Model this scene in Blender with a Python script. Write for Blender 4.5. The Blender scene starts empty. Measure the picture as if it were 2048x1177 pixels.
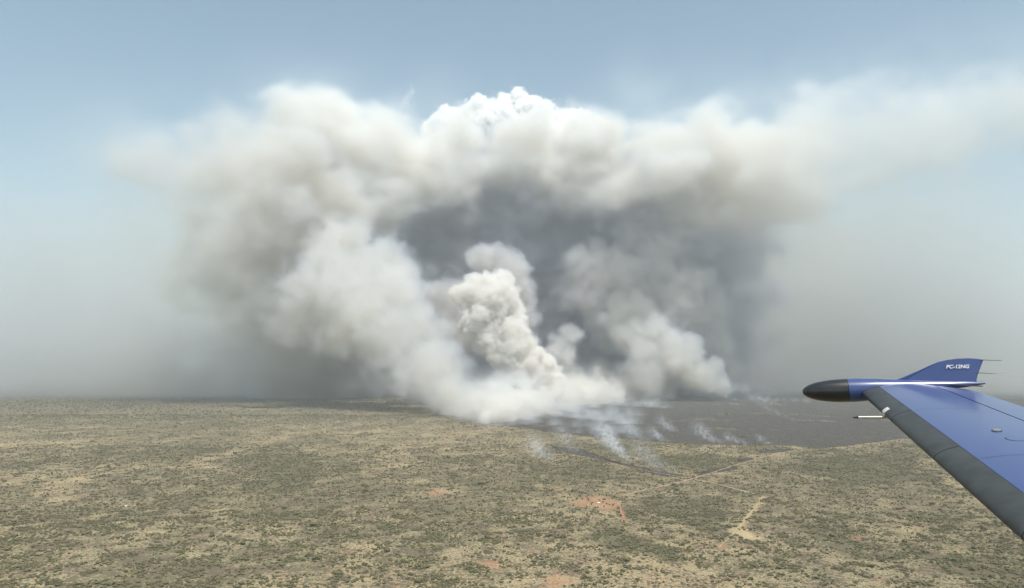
import bpy, bmesh, math, random
import numpy as np
from mathutils import Vector, Matrix

S = bpy.context.scene
R = math.radians

# ------------------------------------------------------------------ camera
CAM_H = 600.0
FOC = 1462.0                       # focal length in pixels of the 2048 wide photograph
PITCH = math.atan((740 - 588.5) / FOC)
cam_d = bpy.data.cameras.new('camera')
cam = bpy.data.objects.new('camera', cam_d)
S.collection.objects.link(cam)
cam_d.sensor_width = 36.0
cam_d.lens = 36.0 * FOC / 2048
cam_d.clip_start = 0.1
cam_d.clip_end = 400000
cam.location = (0, 0, CAM_H)
cam.rotation_euler = (R(90) + PITCH, 0, 0)
S.camera = cam

# ------------------------------------------------------------------ sky, sun, exposure
SUN_EL, SUN_AZ = 62.0, 152.0       # azimuth clockwise from +Y: behind the camera, a little to its left
w = bpy.data.worlds.new('World')
S.world = w
w.use_nodes = True
nt = w.node_tree
bg = nt.nodes['Background']
sky = nt.nodes.new('ShaderNodeTexSky')
sky.sky_type = 'NISHITA'
sky.sun_disc = False
sky.sun_elevation = R(SUN_EL)
sky.sun_rotation = R(SUN_AZ)
sky.altitude = 600
sky.air_density = 1.0
sky.dust_density = 2.5
sky.ozone_density = 0.4
tint = nt.nodes.new('ShaderNodeMix')
tint.data_type = 'RGBA'
tint.blend_type = 'MULTIPLY'
tint.inputs[0].default_value = 1.0
tint.inputs[7].default_value = (1.26, 1.30, 1.06, 1)      # dusty air: less violet
nt.links.new(sky.outputs[0], tint.inputs[6])
nt.links.new(tint.outputs[2], bg.inputs[0])
bg.inputs[1].default_value = 0.15
sun_d = bpy.data.lights.new('sun', 'SUN')
sun_d.energy = 4.6
sun_d.angle = R(0.5)
sun_d.color = (1.0, 0.962, 0.89)
sun = bpy.data.objects.new('sun', sun_d)
S.collection.objects.link(sun)
az, el = R(SUN_AZ), R(SUN_EL)
to_sun = Vector((math.sin(az) * math.cos(el), math.cos(az) * math.cos(el), math.sin(el)))
sun.rotation_euler = to_sun.to_track_quat('Z', 'Y').to_euler()
S.view_settings.view_transform = 'Standard'
S.view_settings.look = 'None'
S.view_settings.exposure = 0.03
S.view_settings.gamma = 1.0
cy = S.cycles
cy.max_bounces = 14
cy.volume_bounces = 10
cy.transparent_max_bounces = 16
cy.volume_step_rate = 1.7
cy.volume_max_steps = 600
cy.use_denoising = True
cy.adaptive_threshold = 0.02
cy.sample_clamp_indirect = 8.0


# ------------------------------------------------------------------ helpers
def link(o, parent=None):
    S.collection.objects.link(o)
    if parent is not None:
        o.parent = parent
    return o


def tag(o, label=None, cat=None, group=None, kind=None):
    for k, v in (('label', label), ('category', cat), ('group', group), ('kind', kind)):
        if v:
            o[k] = v
    return o


def P(px, py, Y):
    """The world point at ground distance Y that a pixel of the 2048 wide photograph looks at."""
    dx, dy = (px - 1024) / FOC, (588.5 - py) / FOC
    c, s = math.cos(PITCH), math.sin(PITCH)
    fy, fz = c - dy * s, s + dy * c
    k = Y / fy
    return np.array((dx * k, Y, CAM_H + fz * k))


def G(px, py):
    """The ground point under a pixel."""
    dx, dy = (px - 1024) / FOC, (588.5 - py) / FOC
    c, s = math.cos(PITCH), math.sin(PITCH)
    fy, fz = c - dy * s, s + dy * c
    k = -CAM_H / fz
    return (dx * k, fy * k)


def node_mat(name):
    m = bpy.data.materials.new(name)
    m.use_nodes = True
    m.node_tree.nodes.clear()
    out = m.node_tree.nodes.new('ShaderNodeOutputMaterial')
    return m, m.node_tree, out


# ------------------------------------------------------------------ volumes of smoke
def fft_noise(shape, dx, lo, hi, slope, seed, tall=1.0):
    slope = slope - 0.12
    """Isotropic noise, unit variance, features between lo and hi metres."""
    rng = np.random.default_rng(seed)
    f = np.fft.rfftn(rng.standard_normal(shape, dtype=np.float32))
    k = [np.fft.fftfreq(n, dx) for n in shape[:2]] + [np.fft.rfftfreq(shape[2], dx)]
    kk = np.sqrt(k[0][:, None, None] ** 2 + k[1][None, :, None] ** 2 + (k[2][None, None, :] * tall) ** 2) + 1e-9
    amp = (kk ** (-slope)) * (kk > 1 / hi) * np.exp(-(kk * lo) ** 2)
    g = np.fft.irfftn(f * amp, s=shape).astype(np.float32)
    return g / g.std()


class Grid:
    def __init__(self, lo, hi, dx, seed=0):
        # every grid gets its own offset and spacing so that no two volumes share a boundary plane
        jit = np.random.default_rng(seed * 7 + 1)
        dx = dx * (1 + 0.02 * jit.uniform())
        self.lo = np.array(lo, float) - jit.uniform(0.1, 0.9, 3) * dx
        self.n = np.maximum(2, np.round((np.array(hi, float) - self.lo) / dx).astype(int) + 1)
        self.dx = dx
        self.hi = self.lo + (self.n - 1) * dx
        self.ax = [self.lo[i] + np.arange(self.n[i]) * dx for i in range(3)]
        self.F = np.full(self.n, -1.0, np.float32)
        self.rng = np.random.default_rng(seed)

    def puff(self, c, r, grow=1.75):
        """r is a radius or three half axes; F becomes the largest of 1 - distance / radius."""
        r = np.broadcast_to(np.array(r, float), 3)
        sl, d = [], []
        for i in range(3):
            a = int(math.floor((c[i] - r[i] * grow - self.lo[i]) / self.dx))
            b = int(math.ceil((c[i] + r[i] * grow - self.lo[i]) / self.dx)) + 1
            a, b = max(a, 0), min(b, self.n[i])
            if a >= b:
                return
            sl.append(slice(a, b))
            d.append(((self.ax[i][a:b] - c[i]) / r[i]) ** 2)
        q = 1 - np.sqrt(d[0][:, None, None] + d[1][None, :, None] + d[2][None, None, :])
        v = self.F[tuple(sl)]
        np.maximum(v, q.astype(np.float32), out=v)

    def gauss(self, c, r, a=1.0):
        """Adds a soft blob to the field D."""
        if not hasattr(self, 'D'):
            self.D = np.zeros(self.n, np.float32)
        r = np.broadcast_to(np.array(r, float), 3)
        sl, d = [], []
        for i in range(3):
            p = int(math.floor((c[i] - r[i] * 2.6 - self.lo[i]) / self.dx))
            q = int(math.ceil((c[i] + r[i] * 2.6 - self.lo[i]) / self.dx)) + 1
            p, q = max(p, 0), min(q, self.n[i])
            if p >= q:
                return
            sl.append(slice(p, q))
            d.append(np.exp(-((self.ax[i][p:q] - c[i]) / r[i]) ** 2))
        self.D[tuple(sl)] += (a * d[0][:, None, None] * d[1][None, :, None] * d[2][None, None, :]).astype(np.float32)

    def billow(self, c, r, levels=2, kids=14, ratio=0.42):
        r = np.broadcast_to(np.array(r, float), 3)
        self.puff(c, r)
        if levels <= 0:
            return
        for _ in range(kids):
            u = self.rng.standard_normal(3)
            u /= np.linalg.norm(u)
            k = ratio * self.rng.uniform(0.6, 1.25)
            self.billow(c + u * r * self.rng.uniform(0.72, 0.95), np.full(3, k * min(r)), levels - 1, kids * 2 // 3, ratio)


def smoke_mat(name, color, blue=0.0, aniso=0.0):
    """Smoke of the given single scattering albedo; with blue > 0 it stops blue light more than red,
    so that thin smoke looks bluish and thick smoke warm, as real smoke does."""
    m, t, out = node_mat(name)
    ext = (1 - blue, 1 - 0.35 * blue, 1 + blue)
    top = max(ext)
    at = t.nodes.new('ShaderNodeAttribute')
    at.attribute_name = 'density'
    pk = t.nodes.new('ShaderNodeMath')
    pk.operation = 'MULTIPLY'
    pk.name = 'peak'
    pk.inputs[1].default_value = top
    t.links.new(at.outputs['Fac'], pk.inputs[0])
    sc = t.nodes.new('ShaderNodeVolumeScatter')
    sc.inputs['Color'].default_value = (*[c * e / top for c, e in zip(color, ext)], 1)
    sc.inputs['Anisotropy'].default_value = aniso
    ab = t.nodes.new('ShaderNodeVolumeAbsorption')
    ab.inputs['Color'].default_value = (*[1 - (1 - c) * e / top for c, e in zip(color, ext)], 1)
    ad = t.nodes.new('ShaderNodeAddShader')
    for q in (sc, ab):
        t.links.new(pk.outputs[0], q.inputs['Density'])
    t.links.new(sc.outputs[0], ad.inputs[0])
    t.links.new(ab.outputs[0], ad.inputs[1])
    t.links.new(ad.outputs[0], out.inputs['Volume'])
    return m


def smoke_object(name, grid, dens, mat):
    """An object whose node modifier turns the stored density values into a volume."""
    n = grid.n
    # stored between 0 and 1 and scaled in the material: very small stored values would be clipped away
    peak = float(dens.max())
    dens = dens / peak
    mat = mat.copy()
    mat.name = name
    mat.node_tree.nodes['peak'].inputs[1].default_value *= peak
    me = bpy.data.meshes.new(name)
    N = int(n[0] * n[1] * n[2])
    me.vertices.add(N)
    # the points sit at the corners of the volume so that the object keeps its true bounds
    co = np.zeros((N, 3), np.float32)
    co[:] = (grid.lo + grid.hi) / 2
    co[0] = grid.lo
    co[-1] = grid.hi
    me.vertices.foreach_set('co', co.ravel())
    at = me.attributes.new('stored_density', 'FLOAT', 'POINT')
    at.data.foreach_set('value', np.ascontiguousarray(dens, np.float32).ravel())
    store = bpy.data.objects.new(name + '_values', me)      # only data for the nodes below, never linked to the scene
    vol = bpy.data.volumes.new(name)
    vol.materials.append(mat)
    o = link(bpy.data.objects.new(name, vol))
    ng = bpy.data.node_groups.new(name + '_nodes', 'GeometryNodeTree')
    ng.interface.new_socket('Geometry', in_out='INPUT', socket_type='NodeSocketGeometry')
    ng.interface.new_socket('Geometry', in_out='OUTPUT', socket_type='NodeSocketGeometry')
    N_, L = ng.nodes, ng.links
    gi, go = N_.new('NodeGroupInput'), N_.new('NodeGroupOutput')
    pos = N_.new('GeometryNodeInputPosition')
    vs = N_.new('ShaderNodeVectorMath'); vs.operation = 'SUBTRACT'
    vs.inputs[1].default_value = tuple(grid.lo)
    L.new(pos.outputs[0], vs.inputs[0])
    vd = N_.new('ShaderNodeVectorMath'); vd.operation = 'DIVIDE'
    vd.inputs[1].default_value = (grid.dx,) * 3
    L.new(vs.outputs[0], vd.inputs[0])
    va = N_.new('ShaderNodeVectorMath'); va.operation = 'ADD'
    va.inputs[1].default_value = (0.5,) * 3
    L.new(vd.outputs[0], va.inputs[0])
    vf = N_.new('ShaderNodeVectorMath'); vf.operation = 'FLOOR'
    L.new(va.outputs[0], vf.inputs[0])
    sp = N_.new('ShaderNodeSeparateXYZ')
    L.new(vf.outputs[0], sp.inputs[0])
    ints = []
    for i in range(3):
        f = N_.new('FunctionNodeFloatToInt')
        L.new(sp.outputs[i], f.inputs[0])
        ints.append(f.outputs[0])

    def imath(op, a, b):
        q = N_.new('FunctionNodeIntegerMath'); q.operation = op
        for k, v in enumerate((a, b)):
            if isinstance(v, int):
                q.inputs[k].default_value = v
            else:
                L.new(v, q.inputs[k])
        return q.outputs[0]
    idx = imath('ADD', imath('MULTIPLY', imath('ADD', imath('MULTIPLY', ints[0], int(n[1])), ints[1]), int(n[2])), ints[2])
    na = N_.new('GeometryNodeInputNamedAttribute'); na.data_type = 'FLOAT'
    na.inputs['Name'].default_value = 'stored_density'
    si = N_.new('GeometryNodeSampleIndex'); si.data_type = 'FLOAT'; si.domain = 'POINT'
    oi = N_.new('GeometryNodeObjectInfo')
    oi.inputs['Object'].default_value = store
    L.new(oi.outputs['Geometry'], si.inputs['Geometry'])
    L.new(na.outputs['Attribute'], si.inputs['Value'])
    L.new(idx, si.inputs['Index'])
    vc = N_.new('GeometryNodeVolumeCube')
    L.new(si.outputs[0], vc.inputs['Density'])
    vc.inputs['Background'].default_value = 0.0
    vc.inputs['Min'].default_value = tuple(grid.lo)
    vc.inputs['Max'].default_value = tuple(grid.hi)
    for i, a in enumerate('XYZ'):
        vc.inputs['Resolution ' + a].default_value = int(n[i])
    sm = N_.new('GeometryNodeSetMaterial')
    sm.inputs['Material'].default_value = mat
    L.new(vc.outputs[0], sm.inputs[0])
    L.new(sm.outputs[0], go.inputs[0])
    md = o.modifiers.new('smoke', 'NODES')
    md.node_group = ng
    return o


def ss(x, a, b):
    t = np.clip((x - a) / (b - a), 0, 1)
    return t * t * (3 - 2 * t)




# ------------------------------------------------------------------ ground
def poly_sdf(X, Y, poly):
    """Signed distance in metres to a polygon on the ground, positive inside."""
    poly = np.array(poly, float)
    inside = np.zeros(X.shape, bool)
    best = np.full(X.shape, 1e18)
    for k in range(len(poly)):
        a, b = poly[k], poly[(k + 1) % len(poly)]
        e = b - a
        t = np.clip(((X - a[0]) * e[0] + (Y - a[1]) * e[1]) / (e @ e + 1e-9), 0, 1)
        best = np.minimum(best, (X - a[0] - t * e[0]) ** 2 + (Y - a[1] - t * e[1]) ** 2)
        if a[1] != b[1]:
            cr = ((a[1] > Y) != (b[1] > Y)) & (X < (b[0] - a[0]) * (Y - a[1]) / (b[1] - a[1]) + a[0])
            inside ^= cr
    d = np.sqrt(best)
    return np.where(inside, d, -d)


def gp(rows):
    return [G(*r) for r in rows]


BURN = gp([(930, 836), (985, 846), (1040, 857), (1100, 864), (1200, 875), (1340, 886), (1480, 891), (1590, 892), (1650, 896), (1720, 890), (1810, 877),
           (1950, 868), (2200, 856), (2200, 800), (1900, 792), (1640, 790), (1500, 790), (1350, 786), (1200, 786), (1050, 790), (900, 800)])
SCORCH = [gp(q) for q in (
    [(1105, 893), (1160, 898), (1230, 922), (1330, 945), (1388, 953), (1330, 954), (1240, 932), (1150, 910), (1115, 903)],
    [(1395, 951), (1440, 944), (1475, 939), (1465, 932), (1420, 940), (1396, 945)],
    [(1475, 925), (1510, 919), (1500, 915), (1470, 919)],
    [(1520, 903), (1580, 897), (1588, 901), (1540, 907), (1515, 906)])]
RED = [gp(q) for q in (
    [(1150, 1003), (1162, 994), (1195, 992), (1215, 996), (1236, 1003), (1234, 1012), (1240, 1022), (1216, 1022), (1200, 1018), (1188, 1014), (1170, 1012), (1155, 1016)],
    [(1234, 1003), (1237, 1003), (1246, 1028), (1250, 1043), (1238, 1042), (1240, 1026)],
    [(1425, 1088), (1448, 1091), (1452, 1102), (1436, 1098)],
    [(1095, 1160), (1115, 1150), (1135, 1153), (1142, 1168), (1128, 1180), (1090, 1180)],
    [(960, 1128), (1000, 1120), (1010, 1132), (970, 1140)], [(850, 985), (875, 980), (900, 985), (870, 992)],
    [(1700, 1070), (1740, 1074), (1720, 1082)])]
PALE = [gp(q) for q in (
    [(1524, 992), (1533, 994), (1478, 1062), (1466, 1062)],
    [(1455, 1060), (1490, 1058), (1520, 1078), (1490, 1080)])]
OLIVE = [gp(q) for q in (
    [(500, 915), (610, 905), (660, 950), (600, 985), (500, 980)],
    [(1200, 1068), (1290, 1075), (1360, 1100), (1340, 1118), (1240, 1100), (1205, 1085)],
    [(1300, 915), (1440, 905), (1490, 925), (1400, 945)], [(1280, 985), (1450, 1000), (1440, 1060), (1290, 1040)],
    [(1600, 915), (1820, 905), (1850, 960), (1640, 985)]
    )]


def noise2(X, Y, size, seed, octaves=4):
    """Smooth value noise sampled from random lattices, about -1 to 1."""
    rng = np.random.default_rng(seed)
    lat = rng.standard_normal((256, 256))
    v, a, tot = 0, 1.0, 0
    for o in range(octaves):
        u, w_ = X / size * 2 ** o + 17.3 * o, Y / size * 2 ** o + 9.1 * o
        i, j = np.floor(u).astype(int), np.floor(w_).astype(int)
        fu, fw = u - i, w_ - j
        fu, fw = fu * fu * (3 - 2 * fu), fw * fw * (3 - 2 * fw)
        q = lambda a_, b_: lat[a_ % 256, b_ % 256]
        v = v + a * ((q(i, j) * (1 - fu) + q(i + 1, j) * fu) * (1 - fw) + (q(i, j + 1) * (1 - fu) + q(i + 1, j + 1) * fu) * fw)
        tot += a * a
        a *= 0.6
    return v / math.sqrt(tot)


def fields(X, Y):
    """Ground maps at the given points: burnt, red soil, pale grass (signed metres) and bush cover 0..1."""
    wob = noise2(X, Y, 160, 5) * 38
    burn = poly_sdf(X, Y, BURN) + wob
    isl = noise2(X, Y, 420, 12, 5)
    burn = np.where(burn > 0, np.minimum(burn, (1.7 - isl) * 90), burn)
    for q in SCORCH:
        burn = np.maximum(burn, poly_sdf(X, Y, q) + wob * 0.45 - 2)
    red = np.full(X.shape, -1e4)
    for q in RED:
        red = np.maximum(red, poly_sdf(X, Y, q) + noise2(X, Y, 40, 6) * 11 - 2)
    pale = np.full(X.shape, -1e4)
    for q in PALE:
        pale = np.maximum(pale, poly_sdf(X, Y, q) + noise2(X, Y, 30, 7) * 8)
    oli = np.full(X.shape, -1e4)
    for q in OLIVE:
        oli = np.maximum(oli, poly_sdf(X, Y, q) + noise2(X, Y, 180, 8) * 60)
    # bush cover: broad belts, drawn out sideways like the old fire scars of the plain
    n = 0.5 * noise2(X, Y * 0.7, 800, 9, 5) + 0.6 * noise2(X, Y * 0.55, 170, 10, 4) + 0.25 * noise2(X, Y, 70, 11, 2)
    veg = 1 / (1 + np.exp(-(n * 0.75 - 0.05)))
    veg = veg + 0.55 * ss(oli, -60, 60) * (1 - veg)
    veg = np.where(np.hypot(X - 350, Y - 1900) < 500, veg * 0.8, veg)
    veg = veg + 0.55 * ss(Y, 5500, 15000) * (1 - veg)          # the woods close up far out
    return burn, red, pale, veg


def make_ground():
    ys = np.concatenate([[-60000, -20000, -5000, 0, 800], np.geomspace(1200, 60000, 620)])
    ts = np.concatenate([[-14, -6, -2.5, -1.2], np.linspace(-0.85, 0.85, 520), [1.2, 2.5, 6, 14]])
    YY, TT = np.meshgrid(ys, ts, indexing='ij')
    XX = np.clip(TT * np.maximum(np.abs(YY) * (YY > 0), 1000) , -60000, 60000)
    # behind the camera the sheet is simply wide
    XX = np.where(YY <= 800, TT / 14 * 60000, XX)
    n0, n1 = YY.shape
    ZZ = noise2(XX, YY, 6000, 20, 2) * 7 * ss(YY, 2000, 6000)
    co = np.stack([XX, YY, ZZ * 0], -1).reshape(-1, 3)
    idx = np.arange(n0 * n1).reshape(n0, n1)
    f = np.stack([idx[:-1, :-1], idx[:-1, 1:], idx[1:, 1:], idx[1:, :-1]], -1).reshape(-1, 4)
    me = bpy.data.meshes.new('ground')
    me.vertices.add(len(co)); me.vertices.foreach_set('co', co.astype(np.float32).ravel())
    me.loops.add(f.size); me.loops.foreach_set('vertex_index', f.ravel().astype(np.int32))
    me.polygons.add(len(f)); me.polygons.foreach_set('loop_start', np.arange(len(f), dtype=np.int32) * 4)
    me.update(calc_edges=True)
    burn, red, pale, veg = fields(XX, YY)
    for nm, v in (('burn', burn), ('red', red), ('pale', pale), ('veg', veg)):
        a = me.attributes.new(nm, 'FLOAT', 'POINT')
        a.data.foreach_set('value', np.clip(v, -300, 300).astype(np.float32).ravel())
    return me


class NB:
    """Small helper to wire shader nodes."""
    def __init__(self, tree):
        self.t = tree

    def n(self, kind, **kw):
        q = self.t.nodes.new(kind)
        for k, v in kw.items():
            setattr(q, k, v)
        return q

    def put(self, sock, v):
        if isinstance(v, bpy.types.NodeSocket):
            self.t.links.new(v, sock)
        else:
            sock.default_value = v

    def math(self, op, a, b=0.0, clamp=False):
        q = self.n('ShaderNodeMath', operation=op, use_clamp=clamp)
        self.put(q.inputs[0], a); self.put(q.inputs[1], b)
        return q.outputs[0]

    def rng(self, v, a, b, c=0.0, d=1.0):
        q = self.n('ShaderNodeMapRange', interpolation_type='SMOOTHSTEP')
        for i, x in enumerate((v, a, b, c, d)):
            self.put(q.inputs[i], x)
        return q.outputs[0]

    def mix(self, f, a, b):
        q = self.n('ShaderNodeMix', data_type='RGBA')
        self.put(q.inputs[0], f); self.put(q.inputs[6], a); self.put(q.inputs[7], b)
        return q.outputs[2]

    def noise(self, vec, scale, detail=4, rough=0.55, off=0.0):
        q = self.n('ShaderNodeTexNoise')
        if off:
            m = self.n('ShaderNodeVectorMath', operation='ADD')
            self.put(m.inputs[0], vec); m.inputs[1].default_value = (off, off * 0.7, 0)
            vec = m.outputs[0]
        self.put(q.inputs['Vector'], vec)
        q.inputs['Scale'].default_value = scale
        q.inputs['Detail'].default_value = detail
        q.inputs['Roughness'].default_value = rough
        return q.outputs[0]

    def attr(self, name):
        return self.n('ShaderNodeAttribute', attribute_name=name).outputs['Fac']


def ground_material():
    m, t, out = node_mat('dry_plain')
    k = NB(t)
    geo = k.n('ShaderNodeNewGeometry')
    p = geo.outputs['Position']
    veg, burn, red, pale = k.attr('veg'), k.attr('burn'), k.attr('red'), k.attr('pale')
    big = k.noise(p, 1 / 700, 4)
    mid = k.noise(p, 1 / 110, 4, 0.6, 300)
    fine = k.noise(p, 1 / 22, 3, 0.65, 900)
    tiny = k.noise(p, 1 / 9, 2, 0.6, 50)
    straw = k.mix(k.rng(big, 0.35, 0.65), (0.255, 0.20, 0.122, 1), (0.22, 0.185, 0.122, 1))
    straw = k.mix(k.rng(mid, 0.50, 0.68), straw, (0.29, 0.19, 0.12, 1))
    grass = k.mix(k.rng(fine, 0.38, 0.62), straw, (0.42, 0.335, 0.205, 1))
    scrub = k.mix(k.rng(mid, 0.4, 0.6), (0.125, 0.116, 0.072, 1), (0.118, 0.098, 0.070, 1))
    q = k.math('ADD', k.math('MULTIPLY', fine, 0.6), k.math('MULTIPLY', tiny, 0.5))
    q = k.math('ADD', q, k.math('MULTIPLY', mid, 0.25))
    q = k.math('ADD', q, k.math('MULTIPLY', veg, 0.26))
    cover = k.rng(q, 0.735, 0.80)
    col = k.mix(cover, grass, scrub)
    rf = k.rng(k.math('ADD', red, k.math('MULTIPLY', k.math('SUBTRACT', k.math('ADD', k.math('MULTIPLY', fine, 1.5), tiny), 1.25), 100.0)), -5.0, 9.0)
    col = k.mix(k.math('MULTIPLY', rf, 0.42), col, (0.36, 0.17, 0.10, 1))
    pf = k.rng(k.math('ADD', pale, k.math('MULTIPLY', k.math('SUBTRACT', k.math('ADD', tiny, fine), 1.0), 130.0)), -4.0, 8.0)
    col = k.mix(k.math('MULTIPLY', pf, 0.65), col, (0.44, 0.34, 0.20, 1))
    ash = k.mix(k.rng(k.math('ADD', k.math('MULTIPLY', fine, 0.5), k.math('MULTIPLY', tiny, 0.5)), 0.44, 0.58), (0.030, 0.028, 0.030, 1), (0.11, 0.10, 0.088, 1))
    ash = k.mix(k.rng(mid, 0.50, 0.66), ash, (0.095, 0.09, 0.072, 1))
    ash = k.mix(k.rng(k.math('ADD', big, k.math('MULTIPLY', fine, 0.5)), 0.88, 0.98), ash, (0.30, 0.25, 0.17, 1))
    ash = k.mix(k.rng(burn, 35.0, 12.0), ash, (0.022, 0.020, 0.020, 1))
    ash = k.mix(k.math('MULTIPLY', k.rng(k.math('ADD', k.math('MULTIPLY', fine, 0.6), k.math('MULTIPLY', tiny, 0.4)), 0.565, 0.61), 0.6), ash, (0.24, 0.20, 0.145, 1))
    bf = k.rng(k.math('ADD', burn, k.math('MULTIPLY', k.math('SUBTRACT', fine, 0.5), 90.0)), -6.0, 14.0)
    col = k.mix(bf, col, ash)
    b = k.n('ShaderNodeBsdfDiffuse')
    b.inputs['Roughness'].default_value = 1
    k.put(b.inputs['Color'], col)
    t.links.new(b.outputs[0], out.inputs[0])
    return m


gme = make_ground()
gme.materials.append(ground_material())
tag(link(bpy.data.objects.new('ground', gme)), kind='structure')


def simple_mat(name, col, rough=0.6, metal=0.0, coat=0.0, var=0.0, scale=5.0, spec=0.5):
    m, t, out = node_mat(name)
    k = NB(t)
    b = k.n('ShaderNodeBsdfPrincipled')
    c = (*col, 1)
    if var:
        tc = k.n('ShaderNodeTexCoord')
        f = k.noise(tc.outputs['Object'], scale, 5, 0.6)
        c = k.mix(k.rng(f, 0.3, 0.7), tuple(x * (1 - var) for x in col) + (1,), tuple(min(1, x * (1 + var)) for x in col) + (1,))
    k.put(b.inputs['Base Color'], c)
    b.inputs['Roughness'].default_value = rough
    b.inputs['Metallic'].default_value = metal
    b.inputs['Coat Weight'].default_value = coat
    b.inputs['Coat Roughness'].default_value = 0.04
    b.inputs['Specular IOR Level'].default_value = spec
    t.links.new(b.outputs[0], out.inputs[0])
    return m


# tracks bulldozed through the scrub
def track(rows, width, mat, label=None, z=0.35, seed=0):
    rng = random.Random(seed)
    pts = gp(rows)
    fine = []
    for a, b in zip(pts[:-1], pts[1:]):
        L_ = math.hypot(b[0] - a[0], b[1] - a[1])
        n = max(2, int(L_ / 18))
        for i in range(n):
            fine.append((a[0] + (b[0] - a[0]) * i / n, a[1] + (b[1] - a[1]) * i / n))
    fine.append(pts[-1])
    bm = bmesh.new()
    rows_ = []
    for i, c in enumerate(fine):
        a, b = fine[max(0, i - 1)], fine[min(len(fine) - 1, i + 1)]
        d = Vector((b[0] - a[0], b[1] - a[1])).normalized()
        nrm = Vector((-d.y, d.x))
        wv = width * rng.uniform(0.35, 1.3) / 2
        off = rng.uniform(-0.25, 0.25) * width
        rows_.append([bm.verts.new((c[0] + nrm.x * (off + s * wv), c[1] + nrm.y * (off + s * wv), z)) for s in (-1, 1)])
    for a, b in zip(rows_[:-1], rows_[1:]):
        bm.faces.new((a[0], b[0], b[1], a[1]))
    me = bpy.data.meshes.new('dirt_track')
    bm.to_mesh(me); bm.free()
    me.materials.append(mat)
    return tag(link(bpy.data.objects.new('dirt_track', me)), kind='structure')


pink = simple_mat('pink_dirt', (0.33, 0.215, 0.14), 1, var=0.35, scale=0.03)
redm = simple_mat('red_dirt', (0.34, 0.16, 0.095), 1, var=0.25, scale=0.03)
pal = simple_mat('pale_dirt', (0.38, 0.29, 0.175), 1, var=0.35, scale=0.03)
TRACKS = [
    ([(1105, 924), (1128, 917), (1150, 910), (1214, 924), (1262, 936), (1320, 947), (1385, 958)], 11, pink),
    ([(1385, 958), (1430, 967), (1470, 978), (1512, 989)], 11, pal),
    ([(1243, 992), (1290, 980), (1340, 970), (1385, 958), (1420, 947), (1463, 933), (1510, 919), (1550, 909), (1590, 901), (1660, 898), (1810, 878)], 12, pink),
    ([(1528, 993), (1510, 1015), (1492, 1038), (1470, 1063), (1450, 1085), (1436, 1096)], 3.5, pal),
    ([(1235, 1002), (1241, 1018), (1249, 1042)], 9, redm),
    ([(1222, 1028), (1249, 1044), (1310, 1062), (1370, 1078), (1430, 1092)], 6, pink),
    ([(880, 1003), (930, 990), (985, 984)], 6, pal),
    ([(1235, 1003), (1215, 994), (1180, 992)], 6, redm),
    ([(950, 1043), (990, 1053), (1010, 1066)], 5, pal),
]
for i, (rows, wd, mt) in enumerate(TRACKS):
    track(rows, wd, mt, z=0.3 + 0.05 * i, seed=i)


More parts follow.
